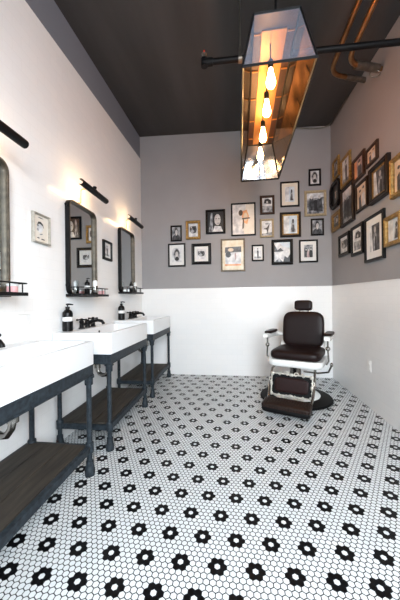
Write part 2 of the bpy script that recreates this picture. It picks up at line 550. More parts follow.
def figure_shapes(kind):
    """silhouettes in unit picture space (-.5 to .5), painter's order: (material, outline)"""
    if kind == 'portrait':
        return 'g', [('d', [(-.46, -.5), (-.4, -.2), (-.14, -.08), (.14, -.08), (.42, -.2), (.48, -.5)]),
                     ('k', ell(0, .14, .22, .27)), ('s', ell(0.02, .09, .155, .21)), ('s', [(-.07, -.16), (.07, -.16), (.06, 0), (-.06, 0)])]
    if kind == 'closeup':
        return 'k', [('g', [(-.42, -.5), (-.3, .42), (-.2, .45), (-.16, -.5)]), ('w', [(-.2, -.5), (-.05, -.2), (.35, -.24), (.48, -.5)]),
                     ('k', ell(.12, .16, .27, .31)), ('s', ell(.13, .1, .2, .28)), ('g', ell(.17, -.08, .09, .03)),
                     ('k', ell(.05, .15, .045, .02)), ('k', ell(.22, .15, .045, .02))]
    if kind == 'standing':
        return 'w', [('g', [(-.5, -.5), (.5, -.5), (.5, -.34), (-.5, -.3)]),
                     ('d', [(-.06, -.42), (-.14, .1), (-.1, .24), (.1, .24), (.16, .08), (.1, -.42)]), ('s', ell(0, .31, .07, .1)), ('k', ell(0, .38, .08, .06))]
    if kind == 'dark_standing':
        return 'd', [('w', [(-.5, .5), (-.3, .5), (-.16, -.5), (-.5, -.5)]), ('g', [(-.1, -.5), (-.12, .1), (0, .26), (.2, .1), (.24, -.5)]),
                     ('s', ell(.04, .3, .09, .12)), ('k', [(.02, -.5), (.04, .05), (.18, .02), (.22, -.5)])]
    if kind == 'group':
        return 'g', [('d', ell(-.26, -.2, .2, .32)), ('v', ell(.02, -.26, .2, .34)), ('k', ell(.28, -.2, .2, .34)),
                     ('s', ell(-.26, .14, .085, .1)), ('s', ell(.02, .1, .085, .1)), ('s', ell(.29, .16, .085, .1)),
                     ('k', ell(-.26, .22, .09, .05)), ('k', ell(.29, .24, .09, .05))]
    if kind == 'oval':
        return 'w', [('g', ell(0, .02, .36, .42, 20)), ('d', ell(.02, .14, .26, .24)), ('s', ell(0.0, .06, .16, .19)), ('k', [(-.24, -.3), (-.1, -.12), (.12, -.12), (.26, -.3), (.1, -.4), (-.12, -.4)])]
    if kind == 'machine':
        return 'w', [('d', [(-.36, -.1), (-.36, .28), (.3, .3), (.4, .05), (.3, -.2), (-.1, -.26)]), ('g', ell(-.1, -.06, .2, .2)), ('k', ell(.1, .1, .12, .14)), ('s', ell(-.2, .2, .07, .06))]
    if kind == 'orange':
        return 'w', [('c', [(.02, -.5), (.5, -.5), (.5, .5), (.12, .5)]), ('o', [(-.02, -.1), (-.1, .26), (.16, .32), (.26, .1), (.18, -.16)]), ('k', ell(-.12, .22, .1, .1)),
                     ('p', ell(.1, .08, .1, .14)), ('k', [(-.06, -.32), (-.02, .05), (.03, .05), (.02, -.3)]), ('k', [(-.06, .0), (.3, .02), (.3, .06), (-.06, .05)])]
    if kind == 'sepia_shop':
        return 'y', [('w', [(-.36, -.34), (-.36, .1), (.38, .1), (.38, -.34)]), ('d', [(-.38, .08), (-.36, .27), (.4, .29), (.4, .1)]),
                     ('p', ell(-.1, .18, .14, .06)), ('k', ell(-.22, .02, .13, .1)), ('v', ell(.12, -.04, .04, .13)), ('o', [(-.38, -.36), (.38, -.36), (.38, -.3), (-.38, -.3)])]
    if kind == 'bird':
        return 'w', [('g', [(-.5, -.5), (.5, -.5), (.5, -.26), (-.5, -.36)]), ('k', [(-.4, -.04), (.0, .05), (.32, .36), (.2, .02), (.06, -.4), (-.02, -.1)]), ('g', ell(.1, .3, .3, .06))]
    if kind == 'beach':
        return 'w', [('k', [(-.34, .12), (-.26, .4), (.1, .44), (.4, .3), (.38, .06)]), ('g', [(-.5, -.5), (.5, -.5), (.5, -.08), (-.5, -.04)]), ('s', ell(.0, .2, .1, .08))]
    if kind == 'pale':
        return 'b', [('w', [(-.5, .5), (-.05, .5), (-.15, -.5), (-.5, -.5)]), ('g', [(.02, -.42), (.08, .12), (.26, .16), (.4, -.42)]), ('d', ell(.2, .2, .09, .12)), ('d', [(.12, -.4), (.16, 0), (.26, 0), (.3, -.4)])]
    if kind == 'snow':
        return 'w', [('d', [(-.5, .42), (-.3, .1), (-.1, .22), (.1, .06), (-.2, .02), (-.5, .02)]), ('b', [(-.2, .5), (.5, .5), (.5, .2), (.1, .26)]),
                     ('k', [(.06, -.5), (.16, -.2), (.34, -.3), (.5, -.12), (.5, -.5)]), ('g', [(-.5, -.5), (-.2, -.3), (.06, -.5)])]
    if kind == 'car':
        return 'g', [('w', [(-.5, .2), (.5, .3), (.5, .5), (-.5, .5)]), ('k', ell(.02, -.1, .32, .27)), ('d', [(-.4, -.34), (-.34, .26), (-.12, .34), (-.06, -.34)]),
                     ('s', ell(-.22, .3, .08, .09)), ('d', [(.1, -.4), (.12, .22), (.38, .24), (.44, -.4)]), ('s', ell(.24, .3, .08, .09))]
    if kind == 'warm_figure':
        return 'v', [('o', [(-.5, -.5), (-.2, -.5), (-.24, .5), (-.5, .5)]), ('d', [(-.12, -.5), (-.14, .06), (.1, .2), (.3, .0), (.3, -.5)]), ('p', ell(.06, .24, .11, .14)), ('k', ell(.06, .34, .13, .08))]
    if kind == 'dark_plain':
        return 'k', [('d', [(-.2, -.4), (-.24, .1), (0, .3), (.24, .1), (.2, -.4)]), ('p', [(-.03, -.2), (-.03, .12), (.04, .14), (.04, -.2)]), ('p', [(-.12, .1), (-.12, .14), (.13, .15), (.13, .11)])]
    if kind == 'sketch':
        return 'c', [('k', [(-.24, .16), (-.16, .26), (.0, .28), (.16, .2), (.22, .04), (.12, .14), (-.06, .18)]), ('w', ell(-.06, .02, .2, .17)), ('g', ell(-.2, .12, .07, .04)), ('g', ell(-.2, -.05, .07, .05)),
                     ('g', [(-.1, -.2), (.1, -.16), (.12, -.2), (-.08, -.24)]), ('d', ell(-.18, -.36, .09, .025)), ('d', ell(.14, -.38, .14, .022)), ('g', ell(-.02, .42, .2, .02))]
    if kind == 'two':
        return 'p', [('d', [(-.3, -.5), (-.32, .0), (-.12, .1), (-.04, -.5)]), ('w', [(.02, -.5), (.0, .06), (.24, .14), (.34, -.5)]), ('p', ell(-.19, .18, .09, .11)), ('k', ell(-.19, .26, .1, .06)), ('p', ell(.14, .24, .09, .11)), ('d', ell(.15, .32, .1, .06))]
    return 'g', []


def picture(loc, rz, w, h, frame, fw, kind, label, group, matw=0.0, matm='mat_white', depth=0.026, liner=None, cut=0.0, tilt=0.0):
    t = empty('framed_picture', loc, rz, label, 'picture frame', group)
    if tilt:
        t.rotation_euler = (0, tilt, rz)
    m = MB(M[frame])
    prof = [(0, 0.0), (0, depth * .8), (fw * .18, depth), (fw * .5, depth * .86), (fw * .82, depth * .95), (fw, depth * .62), (fw, depth * .3)]
    rings = []
    for d, y in prof:
        rings.append([(x, -y - 0.001, z) for x, z in orect(w - 2 * d, h - 2 * d, max(0, cut - .586 * d) if cut else 0)])
    m.rings(rings)
    m.build('moulding', t)
    iw, ih = w - 2 * fw, h - 2 * fw
    yb = -depth * .3 - 0.001
    if liner:
        lw = 0.018
        m = MB(M[liner])
        m.rings([[(x, y, z) for x, z in orect(iw + 0.002 - 2 * d, ih + 0.002 - 2 * d)] for d, y in ((0, yb - .002), (0, yb - .008), (lw, yb - .005), (lw, yb - .001))])
        m.build('liner', t)
        iw -= 2 * lw
        ih -= 2 * lw
    pw, ph = iw, ih
    if matw:
        pw, ph = iw - 2 * matw, ih - 2 * matw * 1.1
        m = MB(M[matm])
        m.rings([[(x, y, z) for x, z in r] for r, y in ((orect(iw + .002, ih + .002), yb - .0005), (orect(iw + .002, ih + .002), yb - .003), (orect(pw + .004, ph + .004), yb - .003), (orect(pw, ph), yb - .0005))])
        m.build('mat_board', t)
    bg, shapes = figure_shapes(kind)
    keys = [bg] + sorted({s[0] for s in shapes} - {bg})
    m = MB(*[P[k] for k in keys])
    m.rings([[(x, yb + e, z) for x, z in orect(pw + .002, ph + .002, max(0, cut - .586 * fw) if cut else 0)] for e in (0.0008, 0)], 0, cap0=True, cap1=True)
    for i, (k, poly) in enumerate(shapes):
        m.face([(x * pw, yb - 0.00012 * (i + 1), z * ph) for x, z in poly], keys.index(k))
    m.build('photograph', t)
    return t


GB, GR = 'framed pictures on the grey back wall', 'framed pictures on the grey right wall'
back = [
    (-0.896, 2.132, .170, .238, 'frame_black', .022, 'portrait', dict(), 'small thin black picture frame, leftmost in the upper row of the back wall'),
    (-0.636, 2.171, .220, .280, 'frame_gold', .040, 'machine', dict(), 'ornate gold picture frame on the back wall, left of the dark close-up face'),
    (-0.299, 2.280, .292, .359, 'frame_black', .030, 'closeup', dict(), 'black picture frame holding a dark close-up of a face, on the back wall'),
    (0.111, 2.295, .355, .479, 'frame_black', .020, 'orange', dict(), 'large thin black picture frame with a white and orange print, back wall'),
    (-0.891, 1.805, .265, .349, 'frame_black', .022, 'oval', dict(matw=.04), 'black picture frame, white mat, oval head, lowest at the left end of the back wall'),
    (-0.516, 1.809, .293, .312, 'frame_black', .044, 'machine', dict(matw=.035), 'squarish thick black picture frame with white mat and small dark photo, back wall'),
    (-0.048, 1.776, .352, .479, 'frame_silver', .022, 'sepia_shop', dict(), 'tall tarnished silver picture frame with a pale yellow print, below the orange print'),
    (0.455, 2.486, .205, .272, 'frame_brown', .032, 'beach', dict(), 'brown wooden picture frame on the back wall, just below the lantern'),
    (0.446, 2.149, .195, .266, 'frame_pale', .026, 'bird', dict(), 'narrow pale gold picture frame with a black bird-like shape, under the brown wooden frame'),
    (0.312, 1.795, .172, .235, 'frame_black', .020, 'standing', dict(matw=.016), 'small black picture frame with a mostly white photo, low on the back wall'),
    (0.773, 2.622, .265, .360, 'frame_black', .022, 'pale', dict(matw=.045, matm='mat_cream'), 'black picture frame with a wide cream mat, high right of the lantern end'),
    (0.776, 2.185, .290, .358, 'frame_dark', .034, 'pale', dict(liner='frame_gold'), 'dark wooden picture frame with a gold liner, under the cream-matted frame'),
    (0.657, 1.796, .299, .363, 'frame_black', .040, 'snow', dict(), 'thick black picture frame with a snowy photo, lowest row of the back wall'),
    (1.118, 2.839, .166, .235, 'frame_black', .024, 'oval', dict(), 'small black picture frame, topmost near the right end of the back wall'),
    (1.122, 2.471, .296, .361, 'frame_pale', .034, 'car', dict(), 'broad pale gold picture frame with a dark group photo, near the room corner'),
    (1.145, 2.133, .176, .238, 'frame_black', .022, 'portrait', dict(), 'small black picture frame with no mat, directly under the broad pale gold frame'),
    (1.020, 1.797, .255, .321, 'frame_black', .022, 'group', dict(matw=.045), 'black picture frame with white mat and group photo, lowest at the back wall right end'),
]
for x, z, w, h, fm, fw, kd, kw, lb in back:
    picture((x, YB - 0.0005, z), 0, w, h, fm, fw, kd, lb, GB, **kw)
right = [
    (3.881, 2.843, .222, .260, 'frame_gold', .032, 'portrait', dict(), 'small gold picture frame, topmost by the corner on the right wall'),
    (3.559, 2.670, .291, .354, 'frame_gold', .032, 'standing', dict(), 'gold picture frame with a standing dark figure, upper row of the right wall'),
    (3.206, 2.536, .290, .263, 'frame_brown', .034, 'warm_figure', dict(), 'brown wooden picture frame with a reddish photo, upper row of the right wall'),
    (2.912, 2.524, .240, .178, 'frame_brown', .026, 'two', dict(), 'smallest brown picture frame, above the large dark walnut frame on the right wall'),
    (3.910, 2.508, .353, .356, 'frame_black', .050, 'dark_plain', dict(cut=.075, depth=.036), 'black eight-sided picture frame beside the corner on the right wall'),
    (3.511, 2.236, .380, .462, 'frame_dark', .034, 'car', dict(depth=.034), 'large dark picture frame with a crowded photo, middle of the right wall'),
    (3.140, 2.208, .290, .306, 'frame_dark', .030, 'two', dict(), 'dark brown picture frame with two pale figures, left of the large walnut frame'),
    (2.765, 2.205, .345, .35, 'frame_dark', .044, 'dark_standing', dict(depth=.04, liner='frame_gold'), 'large deep walnut picture frame with gold liner, above the white-matted frame on right wall'),
    (2.425, 2.120, .260, .331, 'frame_gold', .036, 'two', dict(depth=.04), 'gold picture frame cut off by the photo edge, upper one of the two there'),
    (3.894, 2.149, .299, .237, 'frame_gold', .048, 'portrait', dict(), 'thick gold picture frame under the black eight-sided one, right wall'),
    (3.637, 1.785, .330, .271, 'frame_black', .040, 'machine', dict(), 'black picture frame, lowest and nearest the corner on the right wall'),
    (3.258, 1.763, .300, .334, 'frame_black', .036, 'beach', dict(matw=.02), 'black picture frame with a dark-topped photo, left of the big white-matted frame'),
    (2.880, 1.704, .378, .452, 'frame_black', .030, 'dark_standing', dict(matw=.062), 'big black picture frame with a broad white mat, right wall bottom row'),
    (2.540, 1.697, .251, .259, 'frame_gold', .036, 'pale', dict(depth=.036), 'gold picture frame at the photo edge, right of the big white-matted frame'),
]
for y, z, w, h, fm, fw, kd, kw, lb in right:
    picture((XR - 0.0005, y, z), ROT_RIGHT, w, h, fm, fw, kd, lb, GR, **kw)
GL = 'small framed pictures between the mirrors'
p = on_left(1.829, 0.0005, 1.646)
picture(p, ROT_LEFT, .178, .212, 'frame_nickel', .012, 'sketch', 'small pale metal picture frame with a cream drawing, on the white tile between mirrors', GL, depth=.024)
p = on_left(2.90, 0.0005, 1.679)
picture(p, ROT_LEFT, .205, .214, 'frame_black', .026, 'standing', 'small black picture frame on the white tile, between the second and third mirrors', GL, matw=.02)

# ------------------------------------------------------------------ washstands and sinks
def washstand(uc, width, ztop, which):
    """industrial pipe stand; local x runs along the wall, -y out into the room"""
    t = empty('washstand', on_left(uc), ROT_LEFT, 'dark iron pipe washstand with a wooden shelf, ' + which, 'washstand', 'iron washstands along the tiled wall')
    hw = width / 2
    za, zb = ztop - 0.075, ztop                       # apron
    for name, bx in (('front_rail', (-hw, hw, -.468, -.440)), ('back_rail', (-hw, hw, -.035, -.008)),
                     ('side_rail', (-hw, -hw + .025, -.440, -.035)), ('side_rail', (hw - .025, hw, -.440, -.035))):
        m = MB(M['iron'])
        x0, x1, y0, y1 = bx
        m.box(x0, x1, y0, y1, za, zb)
        if name == 'front_rail':
            m.box(x0, x1, y0 - .005, y0 + .01, za, za + .010)
            m.box(x0, x1, y0 - .005, y0 + .01, zb - .010, zb)
        m.build(name, t, bevel=.003)
    for sx in (-1, 1):
        for y in (-.447, -.045):
            m = MB(M['iron'])
            x = sx * (hw - .022)
            m.lathe([(.0165, .06), (.0165, za)], (x, y, 0), 16)
            m.lathe([(.0245, za - .055), (.026, za - .05), (.026, za - .012), (.034, za - .010), (.034, za)], (x, y, 0), 16)
            m.lathe([(.024, .145), (.026, .15), (.026, .205), (.024, .21)], (x, y, 0), 16)
            lg = m.build('leg', t, smooth=True)
            m = MB(M['iron'])
            m.lathe([(.030, 0.0), (.031, .004), (.031, .040), (.026, .048), (.026, .060), (.023, .066), (.023, .092), (.018, .096)], (x, y, 0), 18)
            m.build('foot', lg, smooth=True)
    m = MB(M['shelf_wood'])
    n = 3
    d = (.430 - .03) / n
    for k in range(n):
        y0 = -.430 + k * d
        m.box(-hw + .03, hw - .03, y0 + .0015, y0 + d - .0015, .168 - .001 * (k % 2), .195 + .002 * (k % 2))
    m.build('shelf', t, bevel=.004)
    m = MB(M['iron'])
    m.box(-hw + .03, hw - .03, -.462, -.434, .150, .195)
    m.box(-hw + .005, -hw + .03, -.434, -.045, .150, .190)
    m.box(hw - .03, hw - .005, -.434, -.045, .150, .190)
    m.box(-hw + .03, hw - .03, -.028, -.010, .150, .190)
    m.build('shelf_rail', t, bevel=.003)
    return t


def sink(uc, width, zb, zt, which):
    t = empty('sink', on_left(uc, 0, zb), ROT_LEFT, 'white rectangular trough sink, ' + which, 'sink', 'white trough sinks along the tiled wall')
    hw = width / 2
    h = zt - zb
    D = .474
    m = MB(M['porcelain'])
    def rc(x0, x1, y0, y1, z, r=.012):
        return [(x, y, z) for x, y in rrect(x1 - x0, y1 - y0, r, 4, (x0 + x1) / 2, (y0 + y1) / 2)]
    m.rings([rc(-hw, hw, -D, -.003, 0.001), rc(-hw, hw, -D, -.003, h - .004), rc(-hw + .004, hw - .004, -D + .004, -.005, h),
             rc(-hw + .030, hw - .030, -D + .030, -.125, h, .03), rc(-hw + .034, hw - .034, -D + .034, -.129, h - .005, .03),
             rc(-hw + .05, hw - .05, -D + .05, -.14, h - .110, .05), rc(-hw + .09, hw - .09, -D + .08, -.17, h - .120, .05)], cap0=True, cap1=True)
    m.build('basin', t, smooth=True, sharp=30)
    m = MB(M['chrome'])
    m.lathe([(.024, h - .1195), (.024, h - .117), (.012, h - .1165)], (0, -.28, 0), 20)
    m.build('drain', t, smooth=True)
    m = MB(M['black_metal'])
    m.lathe([(.011, -.1335), (.011, -.139), (.006, -.1395)], (.05, 0, h - .045), 16, axis='y')
    m.build('overflow_ring', t, smooth=True)
    m = MB(M['chrome'])
    y = -.235
    m.tube([(.045, y, 0.0), (.045, y, -.20), (.045, y + .01, -.25), (.045, y + .035, -.285), (.045, y + .07, -.29), (.045, y + .10, -.275), (.045, y + .115, -.24), (.045, y + .12, -.19), (.045, y + .145, -.165), (.045, -.012, -.16)], .019, 14)
    m.lathe([(.028, -.215), (.028, -.18)], (.045, y, 0), 16)
    m.lathe([(.028, -.225), (.028, -.19)], (.045, y + .118, 0), 16)
    m.lathe([(.03, -.03), (.03, -.012)], (.045, 0, -.16), 16, axis='y')
    m.build('drain_trap', t, smooth=True)
    return t


def faucet(uc, z, which):
    t = empty('faucet', on_left(uc, .068, z), ROT_LEFT, 'matte black two-handle faucet ' + which, 'faucet', 'black faucets on the trough sinks')
    m = MB(M['black_metal'])
    for s in (-1, 1):
        m.lathe([(.027, 0), (.027, .006), (.019, .012), (.016, .05), (.02, .056), (.02, .066), (.012, .07)], (s * .10, 0, 0), 18)
    m.tube([(-.10, 0, .036), (.10, 0, .036)], .014, 14)
    m.lathe([(.024, .0), (.024, .012), (.020, .02), (.022, .06), (.016, .07), (.010, .074)], (0, 0, 0), 18)
    m.build('body', t, smooth=True)
    m = MB(M['black_metal'])
    m.tube([(0, -.01, .045), (0, -.05, .060), (0, -.10, .066), (0, -.135, .060), (0, -.150, .042), (0, -.152, .030)], [.016, .015, .0135, .0135, .0135, .0145], 14)
    m.build('spout', t, smooth=True)
    for s in (-1, 1):
        m = MB(M['black_metal'])
        for k in range(2):
            a = .4 + k * pi / 2
            dx, dy = cos(a) * .036, sin(a) * .036
            m.tube([(s * .10 - dx, -dy, .078), (s * .10 + dx, dy, .078)], .0065, 10)
            for q in (-1, 1):
                m.super((s * .10 + q * dx, q * dy, .078), (.0095,) * 3, 1, 1, 12, 8)
        m.lathe([(.012, .068), (.013, .084), (.008, .09)], (s * .10, 0, 0), 14)
        m.build('handle', t, smooth=True)
    return t


def pump_bottle(loc, rz, r, h, label, group, labelled=True):
    t = empty('soap_bottle', loc, rz, label, 'soap bottle', group)
    m = MB(M['black_gloss'])
    m.lathe([(r * .9, 0), (r, .004), (r, h * .62), (r * .93, h * .69), (r * .62, h * .76), (r * .36, h * .79), (r * .36, h * .83)], (0, 0, 0), 28)
    m.build('bottle', t, smooth=True)
    m = MB(M['black_gloss'])
    m.lathe([(r * .42, h * .81), (r * .42, h * .88), (r * .2, h * .885), (r * .13, h * .89), (r * .13, h * .945), (r * .34, h * .95), (r * .34, h * .99), (r * .2, h)], (0, 0, 0), 18)
    m.tube([(0, 0, h * .972), (r * .5, -r * .3, h * .972), (r * 1.05, -r * .6, h * .955)], [r * .2, r * .17, r * .12], 10)
    m.build('pump', t, smooth=True)
    if labelled:
        m = MB(M['label'])
        n = 14
        R = r + .0006
        z0, z1 = h * .36, h * .51
        lo, hi = [], []
        for k in range(n + 1):
            a = -pi / 2 - 1.35 + 2.7 * k / n
            lo.append((R * cos(a), R * sin(a), z0))
            hi.append((R * cos(a), R * sin(a), z1))
        lo2 = [(x * .997, y * .997, z) for x, y, z in lo]
        hi2 = [(x * .997, y * .997, z) for x, y, z in hi]
        m.rings([lo2, lo, hi, hi2], closed=False)
        m.build('label', t, smooth=True)
    return t


WID = .89
stands = [(1.245, .713, .863, 'nearest the camera'), (2.39, .722, .883, 'the middle one of three'), (3.52, .733, .893, 'farthest, by the back wall')]
for i, (uc, zb, zt, wh) in enumerate(stands):
    washstand(uc, WID, zb, wh)
    sink(uc, WID, zb, zt, ['nearest the camera, cut by the photo edge', 'in the middle of the row of three', 'last in the row, by the back wall'][i])
faucet(1.245, .863, 'at the photo edge, on the nearest sink')
faucet(2.355, .883, 'beside the bottle on the middle sink')
faucet(3.52, .893, 'on the sink nearest the back wall')
GBT = 'black pump soap bottles on the sinks'
pump_bottle(on_left(2.082, .048, .883), .55, .039, .222, 'large black pump soap bottle with white label, standing on the middle sink', GBT)
pump_bottle(on_left(3.185, .048, .893), .45, .039, .222, 'large black pump soap bottle with white label, standing on the farthest sink', GBT)

# ------------------------------------------------------------------ mirrors, lamps, shelves
def mirror(u0, u1, z0, z1, which):
    uc = (u0 + u1) / 2
    t = empty('wall_mirror', on_left(uc, 0, z0), ROT_LEFT, 'tall bronze-framed mirror with rounded corners and shelf, ' + which, 'mirror', 'bronze mirrors above the sinks')
    w, h = u1 - u0, z1 - z0
    r = .065
    m = MB(M['black_metal'], M['bronze'])
    for prof, mi in (([(0, .004), (0, .042), (.001, .045)], 0), ([(.001, .045), (.0115, .046)], 1), ([(.0115, .046), (.014, .042), (.014, .016)], 1)):
        m.rings([[(x, -y, z) for x, z in rrect(w - 2 * d, h - 2 * d, r - d, 8, 0, h / 2)] for d, y in prof], mi)
    m.build('frame', t, smooth=True, sharp=50)
    m = MB(M['mirror'])
    m.rings([[(x, y, z) for x, z in rrect(w - .026, h - .026, r - .013, 8, 0, h / 2)] for y in (-.006, -.018)], cap0=True, cap1=True)
    m.build('mirror_glass', t)
    for s in (-1, 1):
        m = MB(M['black_metal'])
        m.tube([(s * (w / 2 - .002), -.02, h * .93), (s * (w / 2 + .012), -.02, h * .93)], [.009, .012], 12)
        m.tube([(s * (w / 2 - .002), -.02, h * .10), (s * (w / 2 + .012), -.02, h * .10)], [.009, .012], 12)
        m.build('pivot_knob', t, smooth=True)
    # shelf and gallery rail
    m = MB(M['black_metal'])
    m.rings([[(x, y, z) for x, y in rrect(w + .02, .122, .03, 6, 0, -.107)] for z in (-.012, .008)], cap0=True, cap1=True)
    m.box(-w / 2, w / 2, -.05, -.003, -.016, .006)
    m.build('shelf', t, bevel=.003)
    m = MB(M['black_metal'])
    zr = .062
    e = w / 2 + .003
    m.tube([(-e, -.048, zr), (-e, -.135, zr), (-e + .006, -.152, zr), (-e + .022, -.160, zr), (e - .022, -.160, zr), (e - .006, -.152, zr), (e, -.135, zr), (e, -.048, zr)], .0042, 10)
    for x, y in ((-e, -.12), (e, -.12), (-e * .4, -.160), (e * .4, -.160)):
        m.tube([(x, y, .006), (x, y, zr)], .0036, 8)
    m.build('rail', t, smooth=True)
    return t


mirror(1.036, 1.506, 1.170, 1.968, 'nearest, cut off by the photo edge')
mirror(2.13, 2.60, 1.178, 1.985, 'above the middle sink')
mirror(3.205, 3.69, 1.226, 2.035, 'farthest, beside the back wall')


def picture_lamp(u0, u1, z, out, which):
    uc = (u0 + u1) / 2
    t = empty('picture_lamp', on_left(uc, 0, z), ROT_LEFT, 'black bar picture lamp on the white tile, ' + which, 'lamp', 'black picture lamps above the mirrors')
    hw = (u1 - u0) / 2
    R = .026
    m = MB(M['black_metal'])
    # trough shade: open along the wall side
    n = 12
    rings = []
    for x, rr in ((-hw, .95), (-hw + .006, 1), (hw - .006, 1), (hw, .95)):
        ring = []
        for k in range(n + 1):
            a = radians(-75 + 250 * k / n) + pi * .75
            ring.append((x, -out - R * rr * cos(a) * -1, R * rr * sin(a)))
        for k in range(n, -1, -1):
            a = radians(-75 + 250 * k / n) + pi * .75
            ring.append((x, -out - R * rr * .86 * cos(a) * -1, R * rr * .86 * sin(a)))
        rings.append(ring)
    m.rings(rings, cap0=True, cap1=True)
    m.build('shade', t, smooth=True)
    m = MB(M['tube'])
    m.lathe([(.004, -hw + .08), (.009, -hw + .084), (.009, hw - .084), (.004, hw - .08)], (0, -out + .006, -.004), 12, axis='x')
    m.build('lamp_tube', t, smooth=True)
    m = MB(M['brass'])
    m.lathe([(.013, -.002), (.013, -.010), (.008, -.014)], (0, 0, -.095), 16, axis='y')
    m.build('wall_plate', t, smooth=True)
    m = MB(M['brass'])
    m.tube([(0, -.014, -.095), (0, -.026, -.085), (0, -.028, -.02), (0, -.028, .02), (0, -.04, .034), (0, -.07, .036), (0, -out - .002, .030)], .0062, 10)
    m.build('arm', t, smooth=True)
    m = MB(M['black_metal'])
    m.lathe([(.012, .022), (.012, .034), (.017, .037), (.017, .048), (.012, .051)], (0, -out - .002, 0), 14)
    m.tube([(-.03, -out, .024), (.03, -out, .024)], .011, 12)
    m.build('swivel_knob', t, smooth=True)
    return t


picture_lamp(1.016, 1.496, 2.060, .160, 'nearest, cut off by the photo edge')
picture_lamp(2.105, 2.572, 2.100, .160, 'over the middle mirror')
picture_lamp(3.175, 3.675, 2.136, .155, 'over the mirror by the back wall')

GS = 'toiletries on the mirror shelves'


def lotion(loc, r, h, label, matn='white_plastic', body='chrome'):
    t = empty('lotion_bottle', loc, ROT_LEFT, label, 'bottle', GS)
    m = MB(M[body])
    m.lathe([(r * .9, 0), (r, .003), (r, h * .58), (r * .95, h * .6)], (0, 0, 0), 20)
    m.build('bottle', t, smooth=True)
    m = MB(M[matn])
    m.lathe([(r * 1.02, h * .585), (r * 1.02, h * .9), (r * .8, h * .93), (r * .55, h)], (0, 0, 0), 20)
    m.build('cap', t, smooth=True)
    return t


def soap_jar(loc, label):
    t = empty('soap_jar', loc, ROT_LEFT, label, 'jar', GS)
    m = MB(M['pink'])
    m.lathe([(.026, 0), (.028, .003), (.028, .032), (.024, .036)], (0, 0, 0), 20)
    m.build('jar', t, smooth=True)
    m = MB(M['label'])
    m.lathe([(.029, .034), (.030, .036), (.030, .046), (.027, .049)], (0, 0, 0), 20)
    m.build('lid', t, smooth=True)
    return t


for (u0, u1, z0), w1 in (((1.036, 1.506, 1.170), 'nearest mirror'), ((2.13, 2.60, 1.178), 'middle mirror'), ((3.205, 3.69, 1.226), 'farthest mirror')):
    zs = z0 + .0085
    d = u1 - u0
    if w1 != 'nearest mirror':
        pump_bottle(on_left(u0 + d * .34, .105, zs), .5, .023, .140, 'small black pump bottle on the shelf of the ' + w1, GS, labelled=True)
        lotion(on_left(u0 + d * .62, .112, zs), .021, .130, 'slim silver bottle with white cap on the shelf of the ' + w1)
    if w1 != 'farthest mirror':
        soap_jar(on_left(u1 - .075, .120, zs), 'small pink jar with a pale lid on the shelf of the ' + w1)

# ------------------------------------------------------------------ outlet plates
def outlet(loc, rz, label, turn=0):
    t = empty('outlet_plate', loc, rz, label, 'outlet', 'white outlet plates')
    t.rotation_euler = (0, turn, rz)
    m = MB(M['white_plastic'])
    m.box(-.036, .036, -.007, 0, -.058, .058)
    m.build('plate', t, bevel=.003)
    for s in (-1, 1):
        m = MB(M['white_plastic'])
        m.rings([[(x, y, z) for x, z in rrect(.034, .028, .008, 4, 0, s * .024)] for y in (-.0065, -.0095)], cap0=True, cap1=True)
        m.build('socket', t)
    return t


outlet(Vector((XR - .0104, 3.01, .43)), ROT_RIGHT, 'white outlet plate low on the tiled right wall')
outlet(on_left(1.66, 0.0005, 1.005), ROT_LEFT, 'white outlet plate on the left wall tile above the nearest sink', pi / 2)

# ------------------------------------------------------------------ barber chair
ch = empty('barber_chair', (0.69, 3.26, 0), radians(-23.5), 'dark leather barber chair with white enamel frame, alone on the mosaic floor', 'chair')
m = MB(M['rubber'])
m.lathe([(.388, 0.001), (.392, .010), (.384, .024), (.30, .040), (.262, .044), (.255, .03)], (-.037, -.016, 0), 56)
m.build('base_ring', ch, smooth=True)
m = MB(M['enamel'])
m.lathe([(.262, .030), (.262, .050), (.250, .060), (.16, .078), (.10, .105), (.085, .14), (.082, .22), (.095, .225), (.095, .25), (.06, .26)], (-.037, -.016, 0), 48)
m.build('base', ch, smooth=True)
m = MB(M['chrome'])
m.lathe([(.062, .24), (.062, .385)], (-.037, -.016, 0), 28)
m.build('column', ch, smooth=True)
# seat
m = MB(M['enamel'])
m.rings([[(x, y, z) for x, y in rrect(w, d, r, 8, 0, -.015)] for w, d, r, z in ((.44, .44, .08, .390), (.535, .535, .09, .398), (.56, .555, .09, .41), (.565, .56, .09, .455), (.555, .55, .09, .468), (.46, .46, .08, .468))], cap0=True, cap1=True)
m.build('seat_frame', ch, smooth=True, sharp=50)
m = MB(M['leather'])
m.super((0, -.02, .515), (.262, .262, .062), .55, .28, 48, 16)
m.build('seat', ch, smooth=True, sharp=80)
# back, leaning slightly
tiltm = Matrix.Rotation(radians(-9), 3, 'X')
m = MB(M['leather'])
m.super((0, .275, .748), (.236, .062, .217), .42, .34, 44, 26, mat=tiltm)
bk = m.build('backrest', ch, smooth=True, sharp=80)
m = MB(M['leather'])
loop = [Vector((0, .275, .757)) + tiltm @ Vector((x, -.046, z)) for x, z in rrect(.415, .36, .05, 6, 0, 0)]
m.tube(loop + loop[:1], .0055, 8, caps=False)
m.build('piping', bk, smooth=True)
m = MB(M['enamel'])
m.rings([[Vector((0, .275, .757)) + tiltm @ Vector((x, y, z)) for x, z in rrect(.44 - q, .39 - q, .08, 6)] for y, q in ((.045, 0), (.07, 0), (.078, .03))], cap0=True, cap1=True)
m.build('back_shell', ch, smooth=True, sharp=50)
m = MB(M['chrome'])
for s in (-1, 1):
    m.tube([(s * .05, .33, .90), (s * .05, .345, 1.03)], .008, 10)
m.build('headrest_post', ch, smooth=True)
m = MB(M['leather'])
m.super((0, .305, 1.038), (.102, .050, .062), .42, .34, 32, 16, mat=tiltm)
